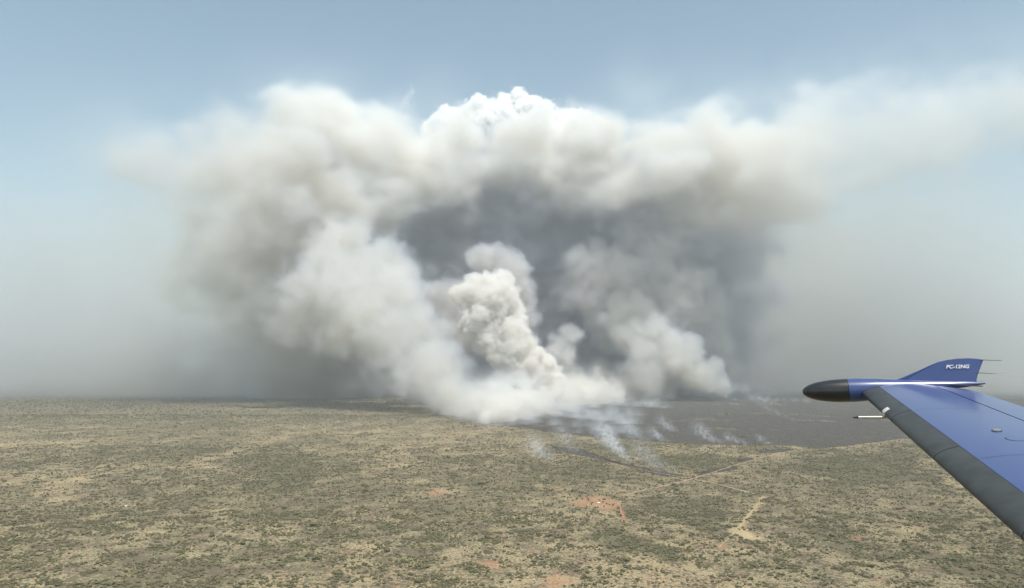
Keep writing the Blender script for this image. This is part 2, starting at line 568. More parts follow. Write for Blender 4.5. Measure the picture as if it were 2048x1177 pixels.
# ------------------------------------------------------------------ scrub: the bushes nobody could count
def make_scrub():
    rng = np.random.default_rng(7)
    pts = []
    for y0, y1, n, keep in ((1650, 3200, 340000, 1), (3200, 6000, 520000, 1), (6000, 10000, 520000, 1), (10000, 24000, 620000, 1)):
        Y = np.sqrt(rng.uniform(y0 ** 2, y1 ** 2, n))
        X = Y * rng.uniform(-0.78, 0.78, n)
        pts.append(np.stack([X, Y], 1))
    pt = np.concatenate(pts)
    X, Y = pt[:, 0], pt[:, 1]
    burn, red, pale, veg = fields(X, Y)
    clump = noise2(X, Y, 45, 31, 3)
    pr = np.clip(veg * 0.75 + clump * 0.30 - 0.14, 0.015, 1)
    pr = pr * np.clip(1 - ss(red, -4, 3) * 0.93, 0, 1) * (1 - ss(pale, -4, 4) * 0.8) * (1 - ss(burn, 0, 15) * 0.5)
    for rows, wd, _ in TRACKS:
        q = np.array(gp(rows))
        for a, b in zip(q[:-1], q[1:]):
            e = b - a
            t = np.clip(((X - a[0]) * e[0] + (Y - a[1]) * e[1]) / (e @ e), 0, 1)
            pr[np.hypot(X - a[0] - t * e[0], Y - a[1] - t * e[1]) < wd * 0.75 + 1] = 0
    hx, hy = G(1197, 1007)
    pr[np.hypot(X - hx, Y - hy) < 22] = 0
    keep = rng.uniform(0, 1, len(X)) < pr * 0.36
    X, Y, burn, veg = X[keep], Y[keep], burn[keep], veg[keep]
    n = len(X)
    me = bpy.data.meshes.new('scrub')
    me.vertices.add(n)
    me.vertices.foreach_set('co', np.stack([X, Y, np.zeros(n)], 1).astype(np.float32).ravel())
    a = me.attributes.new('size', 'FLOAT', 'POINT')
    size = 0.85 * (1 + 0.9 * ss(Y, 8500, 11000)) * np.exp(rng.normal(0, 0.42, n)) * np.where(burn > 0, 0.6, 1.0)
    a.data.foreach_set('value', size.astype(np.float32))
    mat, t, out = node_mat('scrub_leaves')
    k = NB(t)
    oi = k.n('ShaderNodeObjectInfo')
    geo = k.n('ShaderNodeNewGeometry')
    c = k.mix(k.rng(oi.outputs['Random'], 0.0, 1.0), (0.135, 0.130, 0.070, 1), (0.19, 0.165, 0.095, 1))
    c = k.mix(k.rng(k.noise(geo.outputs['Position'], 0.8, 2), 0.4, 0.65), c, (0.09, 0.088, 0.05, 1))
    bs = k.n('ShaderNodeBsdfDiffuse')
    k.put(bs.inputs['Color'], c)
    t.links.new(bs.outputs[0], out.inputs[0])
    me.materials.append(mat)
    o = link(bpy.data.objects.new('scrub', me))
    ng = bpy.data.node_groups.new('scrub_nodes', 'GeometryNodeTree')
    ng.interface.new_socket('Geometry', in_out='INPUT', socket_type='NodeSocketGeometry')
    ng.interface.new_socket('Geometry', in_out='OUTPUT', socket_type='NodeSocketGeometry')
    N_, L = ng.nodes, ng.links
    gi, go = N_.new('NodeGroupInput'), N_.new('NodeGroupOutput')
    join = N_.new('GeometryNodeGeometryToInstance')
    for v in range(4):
        ico = N_.new('GeometryNodeMeshIcoSphere')
        ico.inputs['Radius'].default_value = 1.0
        ico.inputs['Subdivisions'].default_value = 3
        pos = N_.new('GeometryNodeInputPosition')
        ad = N_.new('ShaderNodeVectorMath'); ad.operation = 'ADD'; ad.inputs[1].default_value = (v * 7.1, 3.3 * v, 0)
        L.new(pos.outputs[0], ad.inputs[0])
        nz = N_.new('ShaderNodeTexNoise'); nz.inputs['Scale'].default_value = 1.7; nz.inputs['Detail'].default_value = 3
        L.new(ad.outputs[0], nz.inputs['Vector'])
        mr = N_.new('ShaderNodeMapRange')
        mr.inputs[1].default_value, mr.inputs[2].default_value, mr.inputs[3].default_value, mr.inputs[4].default_value = 0.3, 0.7, 0.4, 1.5
        L.new(nz.outputs[0], mr.inputs[0])
        sc = N_.new('ShaderNodeVectorMath'); sc.operation = 'SCALE'
        L.new(pos.outputs[0], sc.inputs[0]); L.new(mr.outputs[0], sc.inputs['Scale'])
        sp = N_.new('GeometryNodeSetPosition')
        L.new(ico.outputs[0], sp.inputs[0]); L.new(sc.outputs[0], sp.inputs['Position'])
        tr = N_.new('GeometryNodeTransform')
        tr.inputs['Scale'].default_value = ((3.0, 3.4, 2.0), (3.6, 2.6, 1.7), (2.6, 2.8, 2.4), (4.0, 3.2, 1.5))[v]
        tr.inputs['Translation'].default_value = (0, 0, 1.7)
        L.new(sp.outputs[0], tr.inputs[0])
        L.new(tr.outputs[0], join.inputs[0])
    iop = N_.new('GeometryNodeInstanceOnPoints')
    L.new(gi.outputs[0], iop.inputs['Points'])
    L.new(join.outputs[0], iop.inputs['Instance'])
    iop.inputs['Pick Instance'].default_value = True
    rv = N_.new('FunctionNodeRandomValue'); rv.data_type = 'INT'
    for s_ in rv.inputs:
        if s_.enabled and s_.name == 'Max':
            s_.default_value = 3
        if s_.enabled and s_.name == 'Min':
            s_.default_value = 0
    L.new([s_ for s_ in rv.outputs if s_.enabled][0], iop.inputs['Instance Index'])
    rr = N_.new('FunctionNodeRandomValue'); rr.data_type = 'FLOAT'
    [s_ for s_ in rr.inputs if s_.enabled and s_.name == 'Max'][0].default_value = 6.283
    cx = N_.new('ShaderNodeCombineXYZ')
    L.new([s_ for s_ in rr.outputs if s_.enabled][0], cx.inputs[2])
    L.new(cx.outputs[0], iop.inputs['Rotation'])
    na = N_.new('GeometryNodeInputNamedAttribute'); na.data_type = 'FLOAT'
    na.inputs['Name'].default_value = 'size'
    L.new(na.outputs['Attribute'], iop.inputs['Scale'])
    sm = N_.new('GeometryNodeSetMaterial'); sm.inputs['Material'].default_value = mat
    L.new(iop.outputs[0], sm.inputs[0])
    L.new(sm.outputs[0], go.inputs[0])
    md = o.modifiers.new('scrub', 'NODES')
    md.node_group = ng
    tag(o, 'olive scrub bushes dotted thickly over the dry grass plain', 'scrub', kind='stuff')
    print('SCRUB', n)


make_scrub()

# ------------------------------------------------------------------ smoke and cloud
def lobes(g, rows, levels, kids, ratio=0.42):
    for (px, py, Y, rp, *sq) in rows:
        c = P(px, py, Y * 1000)
        r = rp * Y * 1000 / FOC
        sx, sy, sz = sq if sq else (1, 1, 1)
        g.billow(c, (r * sx, r * sy, r * sz), levels, kids, ratio)


Q = 1.0
grey = smoke_mat('smoke_grey_shade', (0.615, 0.63, 0.71), 0.05)  # low albedo carries the shade under the arch
fawn = smoke_mat('smoke_fawn', (0.882, 0.873, 0.858), 0.13)
coremat = smoke_mat('smoke_core', (0.952, 0.938, 0.918), 0.1)
flank = smoke_mat('smoke_flank', (0.868, 0.860, 0.845), 0.15)
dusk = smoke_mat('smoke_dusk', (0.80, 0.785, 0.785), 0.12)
tan = smoke_mat('smoke_tan', (0.93, 0.88, 0.81), 0.1)
cream = smoke_mat('smoke_cream', (0.946, 0.942, 0.930), 0.11)
white = smoke_mat('smoke_white', (0.967, 0.953, 0.925), 0.08)
pale = smoke_mat('smoke_pale', (0.91, 0.898, 0.875), 0.2)
steam = smoke_mat('cloud_white', (0.998, 0.998, 0.998))
brown = smoke_mat('smoke_brown', (0.72, 0.74, 0.745), 0.1)
blueish = smoke_mat('smoke_blueish', (0.95, 0.95, 0.94), 0.13)

# the great arch of old smoke
g = Grid((-7500, 9500, 1300), (14000, 19500, 6400), 75 * Q, 1)
lobes(g, [
    (1050, 335, 15.8, 85, 1, 1.8, .9), (900, 340, 15.8, 88, 1, 1.8, .9), (1180, 340, 15.8, 88, 1, 1.8, .9), (760, 345, 15, 110, 1, 1.5, .9),
    (1330, 345, 15.4, 105, 1, 1.5, .8), (1050, 350, 15.3, 75, 1.5, 1.5, .5), (730, 425, 15.2, 85, 1, 1.3, .8), (850, 375, 15.2, 80, 1.2, 1.3, .6), (1250, 370, 15.2, 80, 1.2, 1.3, .6), (1400, 425, 15.2, 90, 1, 1.2, .8),
    (640, 290, 14.5, 105, 1, 1.3, .9), (1450, 330, 15, 110, 1, 1.3, .8),
    (1580, 320, 14, 115, 1.2, 1, .9), (1700, 285, 14, 115, 1.2, 1, .9), (1830, 250, 14, 110, 1.2, 1, .9), (1960, 225, 14, 105, 1.4, 1, .8), (2080, 200, 14, 100, 1.4, 1, .8),
    (1730, 350, 14, 70, 1.3, 1, .6),
    (1480, 420, 15.2, 85, 1.3, 1, .8), (1600, 390, 15, 85, 1.3, 1, .7),
    ], 1, 9)
n1 = fft_noise(tuple(g.n), g.dx, 120, 3000, 2.0, 3, 0.6)
thin = (1 - 0.87 * ss(g.ax[0], 2700, 7200)[:, None, None]) * (0.35 + 0.65 * ss(g.ax[2], 3000, 4300)[None, None, :])
dens = ss(g.F + 0.21 * n1, -0.60, 0.62) ** 2.3 * 0.0050 * thin
o = smoke_object('smoke_plume', g, dens, cream)
tag(o, 'huge pale smoke plume arching over the fire and trailing off to the upper right', 'smoke plume')
del n1, dens
g = Grid((-10500, 9000, -100), (-500, 18500, 6200), 75 * Q, 14)
lobes(g, [(620, 310, 14, 95, 1, 1.3, .9), (640, 430, 13.5, 105, 1, 1.2, 1), (560, 365, 13, 115), (450, 370, 13, 110), (345, 350, 13, 95), (470, 470, 13, 120), (420, 560, 14, 80), (540, 570, 14, 130),
    (650, 600, 15, 140), (580, 660, 15, 115), (540, 700, 15.5, 70, 1.3, 1, 1), (650, 730, 15.5, 80, 1.3, 1, 1)], 1, 9)
n1 = fft_noise(tuple(g.n), g.dx, 120, 3000, 2.0, 15, 0.7)
thin = 1 - 0.75 * ss(-g.ax[0], 2800, 6300)[:, None, None]
dens = ss(g.F + 0.24 * n1, -0.60, 0.66) ** 2.3 * 0.0042 * thin
o = smoke_object('smoke_plume', g, dens, fawn)
tag(o, 'beige soft left flank of the smoke arch, reaching down to the plain', 'smoke plume')
del n1, dens
# smoke standing under it, with the arch's shade put into its dark colour
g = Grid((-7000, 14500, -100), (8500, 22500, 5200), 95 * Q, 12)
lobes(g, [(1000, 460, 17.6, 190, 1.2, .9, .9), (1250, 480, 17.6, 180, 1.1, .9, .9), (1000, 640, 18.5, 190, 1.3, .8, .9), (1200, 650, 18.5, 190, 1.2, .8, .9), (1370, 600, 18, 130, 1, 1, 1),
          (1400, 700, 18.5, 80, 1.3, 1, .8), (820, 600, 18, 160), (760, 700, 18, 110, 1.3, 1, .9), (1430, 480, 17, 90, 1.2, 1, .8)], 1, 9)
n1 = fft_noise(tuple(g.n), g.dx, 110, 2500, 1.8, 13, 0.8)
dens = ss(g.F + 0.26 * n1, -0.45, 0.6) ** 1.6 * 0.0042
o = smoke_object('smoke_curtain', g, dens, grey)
tag(o, 'curtain of smoke under the arch, its shade coloured dark blue grey', 'smoke curtain')
del n1, dens

# thin smoke drifting low behind and beside it
g = Grid((-26000, 15000, -100), (26000, 36000, 6000), 270, 4)
for (px, py, Y, rx, ry, rz, a) in ((250, 720, 21, 8500, 9000, 1300, .8), (-150, 720, 21, 7000, 9000, 1200, .8), (1600, 690, 24, 6500, 6000, 2100, 1), (1950, 715, 22, 8000, 7000, 1600, .8),
                                   (1050, 740, 27, 9000, 4000, 800, .8), (600, 735, 20, 5500, 6000, 800, 1.0), (1720, 560, 20, 6000, 4500, 2800, .40), (150, 560, 20, 6000, 4500, 2600, .34),
                                   (100, 765, 16.5, 8000, 5500, 380, .55), (1850, 758, 19, 7000, 5000, 420, .5), (650, 765, 17, 4500, 3500, 380, .5)):
    g.gauss(P(px, py, Y * 1000), (rx / 1.4, ry / 1.4, rz / 1.4), a)
n1 = fft_noise(tuple(g.n), g.dx, 500, 8000, 1.8, 6)
o = smoke_object('smoke_bank', g, g.D * np.clip(1 + 0.25 * n1, 0.2, 2) * 0.0009, brown)
tag(o, 'low brownish smoke bank lying along the horizon', 'smoke', kind='stuff')

# veils of thin smoke that soften the edges of the arch
g = Grid((-12500, 9500, -100), (13500, 19500, 7200), 190, 8)
for (px, py, Y, rx, rz, a) in ((340, 430, 13, 170, 170, .9), (480, 650, 14, 220, 120, .8), (640, 250, 14, 150, 90, .9), (260, 330, 13, 120, 90, .5), (1500, 310, 14, 250, 130, .6), (1800, 250, 14, 250, 120, .8),
                               (2000, 220, 14, 200, 130, .8), (1620, 480, 15, 230, 120, .9), (1560, 620, 16, 150, 130, .8), (1250, 205, 15, 45, 50, .7), (880, 235, 15, 150, 50, .6), (1350, 225, 15, 150, 60, .6), (1500, 690, 16, 200, 80, .8)):
    k_ = Y * 1000 / FOC
    g.gauss(P(px, py, Y * 1000), (rx * k_, 1500, rz * k_), a)
n1 = fft_noise(tuple(g.n), g.dx, 200, 3500, 1.8, 18)
o = smoke_object('smoke_veil', g, g.D * np.clip(0.7 + 0.55 * n1, 0, 3) * 0.00022, pale)
tag(o, 'thin veil of smoke softening the rim of the arch', 'smoke', kind='stuff')

# the white cumulus breaking out of the top
g = Grid((-2600, 15300, 3600), (2700, 18300, 7300), 26 * Q, 9)
lobes(g, [(900, 255, 16.5, 40), (870, 270, 16.5, 30), (950, 250, 16.5, 45), (1010, 235, 16.5, 40), (1040, 225, 16.5, 42), (1075, 250, 16.5, 45), (1145, 250, 16.5, 32), (1160, 280, 16.5, 50),
          (1000, 290, 16.5, 80), (1090, 290, 16.5, 70), (920, 300, 16.5, 60)], 3, 12, 0.36)
n1 = fft_noise(tuple(g.n), g.dx, 26, 500, 1.7, 10)
dens = ss(g.F + 0.14 * n1, -0.02, 0.18) * 0.018
for (px, py, r, a) in ((815, 215, 12, .5), (818, 200, 9, .8), (822, 188, 8, 1), (830, 180, 5, 1), (822, 172, 4, 1), (832, 173, 3, 1), (812, 195, 5, .8), (810, 235, 18, .4)):
    g.gauss(P(px, py, 16500), r * 16500 / FOC, a)
dens = np.maximum(dens, g.D * np.clip(0.5 + 0.6 * n1, 0, 3) * 0.004)
o = smoke_object('cumulus_cloud', g, dens, steam)
tag(o, 'brilliant white cauliflower cloud topping the smoke arch', 'cloud')
del n1, dens


def column(name, label, rows, levels, kids, dx, amp, edge, beta, mat, seed, lo_f=50, hi_f=900, cat='smoke column', ratio=.42):
    cs = [(P(px, py, Y * 1000), rp * Y * 1000 / FOC) for (px, py, Y, rp, *_) in rows]
    lo = np.min([c - r * 1.6 for c, r in cs], 0)
    hi = np.max([c + r * 1.6 for c, r in cs], 0)
    lo[2] = max(lo[2], -20)
    g = Grid(lo, hi, dx * Q, seed)
    lobes(g, rows, levels, kids, ratio)
    n1 = fft_noise(tuple(g.n), g.dx, lo_f, hi_f, 1.9, seed + 50)
    dens = ss(g.F + amp * n1, edge[0], edge[1]) * beta
    # young smoke near the ground is thinner at its skirts
    o = smoke_object(name, g, dens, mat)
    return tag(o, label, cat)


column('smoke_plume', 'broad soft white smoke column leaning left from the near end of the fire front',
       [(985, 838, 8.6, 20), (950, 826, 9, 30), (905, 795, 9.8, 45), (860, 745, 10.3, 62), (810, 690, 10.8, 78), (780, 625, 11, 72), (815, 590, 11, 42), (725, 610, 11.5, 88),
        (655, 580, 12, 82), (765, 535, 12, 58), (690, 520, 12.3, 66)], 2, 12, 32, 0.18, (-0.36, 0.70), 0.0036, flank, 21, 32, 1200)
column('smoke_plume', 'dense cauliflower smoke column rising in the middle of the fire',
       [(1128, 800, 11.5, 20), (1100, 772, 11.5, 30), (1080, 745, 11.5, 36), (1050, 725, 11.5, 42), (1025, 695, 11.5, 50), (985, 670, 11.5, 44), (960, 645, 11.5, 42), (1010, 640, 11.6, 40),
        (985, 600, 11.5, 50), (945, 590, 11.5, 34), (1000, 570, 11.6, 30)], 3, 11, 16, 0.11, (-0.10, 0.32), 0.017, coremat, 22, 16, 450, ratio=.38)
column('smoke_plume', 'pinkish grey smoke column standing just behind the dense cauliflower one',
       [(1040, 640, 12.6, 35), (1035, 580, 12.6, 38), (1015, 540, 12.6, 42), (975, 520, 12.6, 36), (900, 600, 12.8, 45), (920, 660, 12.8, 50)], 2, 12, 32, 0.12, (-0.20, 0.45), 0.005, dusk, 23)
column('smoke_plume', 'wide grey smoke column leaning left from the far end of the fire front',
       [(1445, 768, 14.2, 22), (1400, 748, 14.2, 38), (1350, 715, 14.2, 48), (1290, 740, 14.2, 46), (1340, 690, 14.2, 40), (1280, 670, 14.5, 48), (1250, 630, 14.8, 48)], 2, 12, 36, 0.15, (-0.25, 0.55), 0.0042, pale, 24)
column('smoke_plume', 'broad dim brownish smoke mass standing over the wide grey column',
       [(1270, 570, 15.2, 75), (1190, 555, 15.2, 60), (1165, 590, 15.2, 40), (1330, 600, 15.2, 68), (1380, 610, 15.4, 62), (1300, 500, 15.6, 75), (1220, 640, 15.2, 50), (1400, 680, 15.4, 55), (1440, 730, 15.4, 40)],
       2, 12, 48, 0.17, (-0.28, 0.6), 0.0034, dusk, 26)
column('smoke_plume', 'small pale puff of smoke between the cauliflower column and the far grey one',
       [(1120, 700, 14, 34), (1140, 670, 14, 24), (1095, 730, 14, 26)], 2, 10, 40, 0.12, (-0.1, 0.5), 0.003, white, 25)


def fire_smoke(name, label, rows, dx, beta, seed, amp=0.7, lo_f=20, hi_f=400, mat=white, cat='smoke', group=None):
    """Thin smoke: soft blobs strung along the rows, torn by noise. Rows: px, py, Y metres, radius px, strength, flattening."""
    cs = [(P(r[0], r[1], r[2]), r[3] * r[2] / FOC) for r in rows]
    lo = np.min([c - q * 2.6 for c, q in cs], 0)
    hi = np.max([c + q * 2.6 for c, q in cs], 0)
    lo[2] = max(lo[2], -5)
    g = Grid(lo, hi, dx * Q, seed)
    for (c, q), r in zip(cs, rows):
        g.gauss(c, (q, q, q * (r[5] if len(r) > 5 else 1)), r[4])
    n1 = fft_noise(tuple(g.n), g.dx, lo_f, hi_f, 1.7, seed)
    dens = g.D * np.clip(0.55 + amp * n1, 0, 4) * beta
    dens[dens < beta * 0.01] = 0
    return tag(smoke_object(name, g, dens, mat), label, cat, group)


rows = [(px, py, Y, r, a) for (px, py, Y, r, a) in ((950, 815, 8900, 26, .8), (920, 800, 9200, 32, 1), (885, 775, 9600, 36, 1), (850, 745, 9900, 36, .7), (985, 830, 8500, 20, .7), (900, 740, 9900, 30, .4))]
fire_smoke('ground_smoke', 'tan tinted smoke at the foot of the broad left leaning column', rows, 34, 0.0018, 34, 0.5, 50, 700, tan)
# bright smoke hugging the front
rows = []
rr = random.Random(3)
for i in range(90):
    u = i / 89
    px = 985 + 345 * u + rr.uniform(-12, 12)
    py = 838 - 62 * u ** 0.7 + rr.uniform(-8, 8)
    Yg = min(G(px, py + 8)[1], 16000)
    r = 24 - 9 * u
    rows.append((px, py - r * 0.4, Yg, r, 1 - 0.4 * u))
    if i % 3 == 0:
        rows.append((px - 20 - 20 * rr.random(), py - 30 * rr.random() - 10, Yg, r * 1.4, 0.4))
        q_ = py + rr.uniform(8, 20)
        rows.append((px + rr.uniform(0, 30), q_, min(G(px, q_ + 4)[1], 15000), r * 0.8, 0.16))
fire_smoke('ground_smoke', 'bright smoke sheet hugging the ground along the middle of the fire front', rows, 24, 0.0095, 31, 0.8, 26, 600, cat='smoke')
rows = [(px, py, G(px, py + 5)[1], r, a) for (px, py, r, a) in
        [(1000 + 26 * i + rr.uniform(-8, 8), 838 + 3.4 * i + rr.uniform(-9, 6), 13, 0.6 * (1 - i / 14)) for i in range(12)] +
        [(1080 + 25 * i, 822 + 3 * i, 24, 0.5) for i in range(8)] + [(1150 + 22 * i, 800 + 1.5 * i, 15, 0.4) for i in range(9)] + [(1160 + 20 * i, 850 + 3 * i, 16, 0.5) for i in range(6)]]
fire_smoke('ground_smoke', 'thin blue grey smoke veil over the blackened ground at the near edge', rows, 24, 0.0062, 32, 0.55, 24, 500, blueish)
rows = []
for i in range(46):
    px = 1300 + 7.2 * i
    py = 789 + 0.055 * (px - 1300) + rr.uniform(-1.5, 1.5)
    rows.append((px - rr.uniform(0, 8), py - 4, G(px, max(py, 792))[1], rr.uniform(2.5, 6), rr.uniform(0.2, 1)))
fire_smoke('ground_smoke', 'line of small white smokes along the far edge of the burnt ground', rows, 26, 0.004, 33, 0.8, 40, 400)


def wisp(label, base, top, r0, r1, beta, seed, n=16, bend=0.7):
    b = G(*base)
    Yd = b[1]
    s = Yd / FOC
    rows = []
    rq = random.Random(seed)
    for i in range(n):
        u = i / (n - 1)
        px = base[0] + (top[0] - base[0]) * u ** bend + rq.uniform(-.3, .3) * r1 * u
        py = base[1] + (top[1] - base[1]) * u + rq.uniform(-.2, .2) * r1 * u
        r = r0 + (r1 - r0) * u
        rows.append((px, py - r * 0.5, Yd + 20 * u, r, (1 - 0.75 * u) * min(1, (r0 + 2) / r + 0.25)))
    return fire_smoke('smoke_wisp', label, rows, max(3.0, s * 1.6), beta * 0.55, seed, 0.6, s * 2.2, s * 16, mat=blueish, cat='smoke wisp', group='small smokes over spot fires')


wisp('brightest small smoke, thick and white at its foot by the dirt track', (1268, 926), (1205, 866), 3, 17, 0.022, 41, 26)
wisp('faint low smoke patch beside the short track bend', (1106, 921), (1062, 890), 7, 15, 0.006, 42)
wisp('thin smoke strand rising from the corner of the track', (1163, 908), (1118, 868), 3, 16, 0.006, 43)
wisp('grey ragged smoke trailing along the scorched strip before the track junction', (1352, 948), (1268, 898), 6, 17, 0.006, 44)
wisp('small white smoke on the near edge of the black ground', (1338, 884), (1302, 866), 3, 9, 0.010, 45)
wisp('faint drifting puff over the middle of the black ground', (1352, 864), (1318, 842), 6, 10, 0.004, 46)
wisp('slanting smoke rising over the near edge, widest of the small ones', (1445, 888), (1390, 858), 5, 12, 0.007, 47)
wisp('low smoke strand where the near edge darkens', (1500, 890), (1450, 876), 3, 8, 0.008, 48)
wisp('last little smoke at the end of the near edge', (1542, 889), (1516, 876), 3, 6, 0.008, 49)
rows = [(1400 + 17 * i + rr.uniform(-6, 6), 768 + 2.2 * i + rr.uniform(-7, 5), 14300, 20 - 1.1 * i, 0.8 - 0.06 * i) for i in range(11)]
fire_smoke('ground_smoke', 'ragged thin smoke trailing from the foot of the wide grey column towards the wing', rows, 34, 0.0016, 35, 0.7, 36, 600, pale)
wisp('low white smoke strand on the far burn edge nearest the wing tip', (1570, 812), (1500, 796), 3, 8, 0.006, 52)
wisp('short smoke tuft on the far burn edge below the grey column', (1480, 802), (1425, 786), 3, 9, 0.006, 53)
wisp('soft smoke on the near edge under the bright front', (1300, 884), (1240, 850), 5, 16, 0.004, 50)
wisp('long thin smoke streak beyond the black ground close to the wing tip', (1597, 842), (1520, 810), 3, 7, 0.004, 51)

# ------------------------------------------------------------------ homestead
def box(bm, lo, hi):
    vs = [bm.verts.new((x, y, z)) for z in (lo[2], hi[2]) for (x, y) in ((lo[0], lo[1]), (hi[0], lo[1]), (hi[0], hi[1]), (lo[0], hi[1]))]
    for f in ((3, 2, 1, 0), (4, 5, 6, 7), (0, 1, 5, 4), (1, 2, 6, 5), (2, 3, 7, 6), (3, 0, 4, 7)):
        bm.faces.new([vs[i] for i in f])


def mesh_obj(name, bm, mat, parent=None, smooth=False):
    me = bpy.data.meshes.new(name)
    bmesh.ops.recalc_face_normals(bm, faces=bm.faces[:])
    bm.to_mesh(me); bm.free()
    me.materials.append(mat)
    if smooth:
        me.shade_smooth()
    return link(bpy.data.objects.new(name, me), parent)


def empty(name, loc, rz=0.0):
    o = link(bpy.data.objects.new(name, None))
    o.location = loc
    o.rotation_euler = (0, 0, rz)
    return o


tin = simple_mat('white_tin', (0.85, 0.85, 0.83), 0.45, var=0.08, scale=0.5)
wallm = simple_mat('cream_wall', (0.55, 0.50, 0.42), 0.8, var=0.1, scale=0.6)
darkm = simple_mat('dark_opening', (0.04, 0.04, 0.045), 0.5)
trunkm = simple_mat('bark', (0.16, 0.12, 0.09), 0.9, var=0.3, scale=2)
crownm = simple_mat('tree_leaves', (0.055, 0.065, 0.035), 0.9, var=0.35, scale=1.2)


def shed(label, pos, L_, W_, rz, cat):
    e = empty('farm_shed', (pos[0], pos[1], 0), rz)
    tag(e, label, cat)
    bm = bmesh.new(); box(bm, (-L_ / 2, -W_ / 2, 0), (L_ / 2, W_ / 2, 3.2))
    mesh_obj('wall', bm, wallm, e)
    bm = bmesh.new()
    h, o_ = 1.7, 0.6
    a = [bm.verts.new((sx * (L_ / 2 + o_), y, z)) for sx in (-1, 1) for (y, z) in ((-W_ / 2 - o_, 3.15), (0, 3.15 + h), (W_ / 2 + o_, 3.15), (W_ / 2 + o_, 3.0), (-W_ / 2 - o_, 3.0))]
    bm.faces.new(a[:5]); bm.faces.new(a[5:][::-1])
    for i in range(5):
        j = (i + 1) % 5
        bm.faces.new((a[i], a[5 + i], a[5 + j], a[j]))
    mesh_obj('roof', bm, tin, e)
    for x in (-L_ * 0.25, L_ * 0.22):
        bm = bmesh.new(); box(bm, (x - 1, -W_ / 2 - 0.04, 0.9), (x + 1, -W_ / 2 + 0.02, 2.3))
        mesh_obj('window', bm, darkm, e)
    bm = bmesh.new(); box(bm, (-0.6, -W_ / 2 - 0.04, 0.02), (0.6, -W_ / 2 + 0.02, 2.2))
    mesh_obj('door', bm, darkm, e)
    return e


shed('white roofed homestead shed in the red dirt clearing', G(1197, 1007), 12, 13, 0.15, 'shed')
shed('lone white roofed shed in the grey scrub far from any track', G(252, 1014), 9, 10, 0.5, 'shed')


def crown_mesh(seed):
    rg = random.Random(seed)
    bm = bmesh.new()
    for _ in range(7):
        m = Matrix.Translation((rg.uniform(-2, 2), rg.uniform(-2, 2), rg.uniform(3.2, 5.6))) @ Matrix.Diagonal((rg.uniform(1.2, 2), rg.uniform(1.2, 2), rg.uniform(1, 1.6), 1))
        r = bmesh.ops.create_icosphere(bm, subdivisions=2, radius=1, matrix=m)
        for v in r['verts']:
            v.co += Vector((rg.uniform(-.35, .35), rg.uniform(-.35, .35), rg.uniform(-.35, .35)))
    return bm


protos = []
for s_ in range(3):
    e = empty('gum_tree', (0, 0, 0))
    bm = bmesh.new()
    bmesh.ops.create_cone(bm, cap_ends=True, segments=8, radius1=0.35, radius2=0.16, depth=4.2, matrix=Matrix.Translation((0, 0, 2.1)))
    for kx in (-1, 1):
        bmesh.ops.create_cone(bm, cap_ends=True, segments=6, radius1=0.14, radius2=0.06, depth=2.4,
                              matrix=Matrix.Translation((kx * 0.7, 0, 3.3)) @ Matrix.Rotation(kx * 0.7, 4, 'Y'))
    mesh_obj('trunk', bm, trunkm, e)
    mesh_obj('crown', crown_mesh(s_), crownm, e)
    protos.append(e)
TREES = [(1124, 995), (1129, 996), (1140, 993), (1154, 998), (1153, 1001), (1165, 1000), (1174, 997), (1176, 993), (1181, 992), (1177, 1001), (1161, 991), (1184, 1008), (1183, 1011),
         (1191, 1018), (1199, 1003), (1206, 1006), (1214, 1010), (1219, 1012), (1228, 1011), (1229, 995), (1225, 999), (1234, 998), (1238, 1002), (1241, 1043), (1248, 1045), (1238, 1027),
         (1208, 1016), (1172, 1020), (1130, 1015), (1147, 1003)]
AROUND = ['on the left rim of the clearing', 'along the top edge of the clearing', 'close round the shed', 'near the red track']
for i, (px, py) in enumerate(TREES):
    if i < 3:
        e = protos[i]
    else:
        src = protos[i % 3]
        e = link(src.copy())
        for ch in src.children:
            c = ch.copy()
            link(c, e)
    x, y = G(px, py)
    e.location = (x, y, 0)
    e.rotation_euler = (0, 0, i * 1.7)
    e.scale = (1.15 + 0.3 * ((i * 37) % 10) / 10,) * 3
    tag(e, 'dark round tree standing in the red dirt clearing around the white shed', 'tree', 'trees around the homestead')

# ------------------------------------------------------------------ the aeroplane's wing
CM = cam.matrix_basis if False else Matrix.Translation(cam.location) @ cam.rotation_euler.to_matrix().to_4x4()


def cv(X, Y_, Z):
    return Vector((X, Y_, -Z))


tipLE = cv(3.63, -1.03, 7.60)
inLE = cv(2.45, -1.223, 3.50)
span_in = (inLE - tipLE).normalized()                 # from the tip towards the fuselage
aft = cv(0.965, 0.068, -0.254)
aft = (aft - span_in * aft.dot(span_in) * 0.0).normalized()
upv = aft.cross(span_in).normalized()
if upv.y < 0:
    upv = -upv
WM = CM @ Matrix(((aft.x, span_in.x, upv.x, tipLE.x), (aft.y, span_in.y, upv.y, tipLE.y), (aft.z, span_in.z, upv.z, tipLE.z), (0, 0, 0, 1)))
wing = link(bpy.data.objects.new('aircraft_wing', None))
wing.matrix_world = WM
tag(wing, 'blue aircraft wing with black leading edge, wing tip pod and small upswept winglet', 'wing')


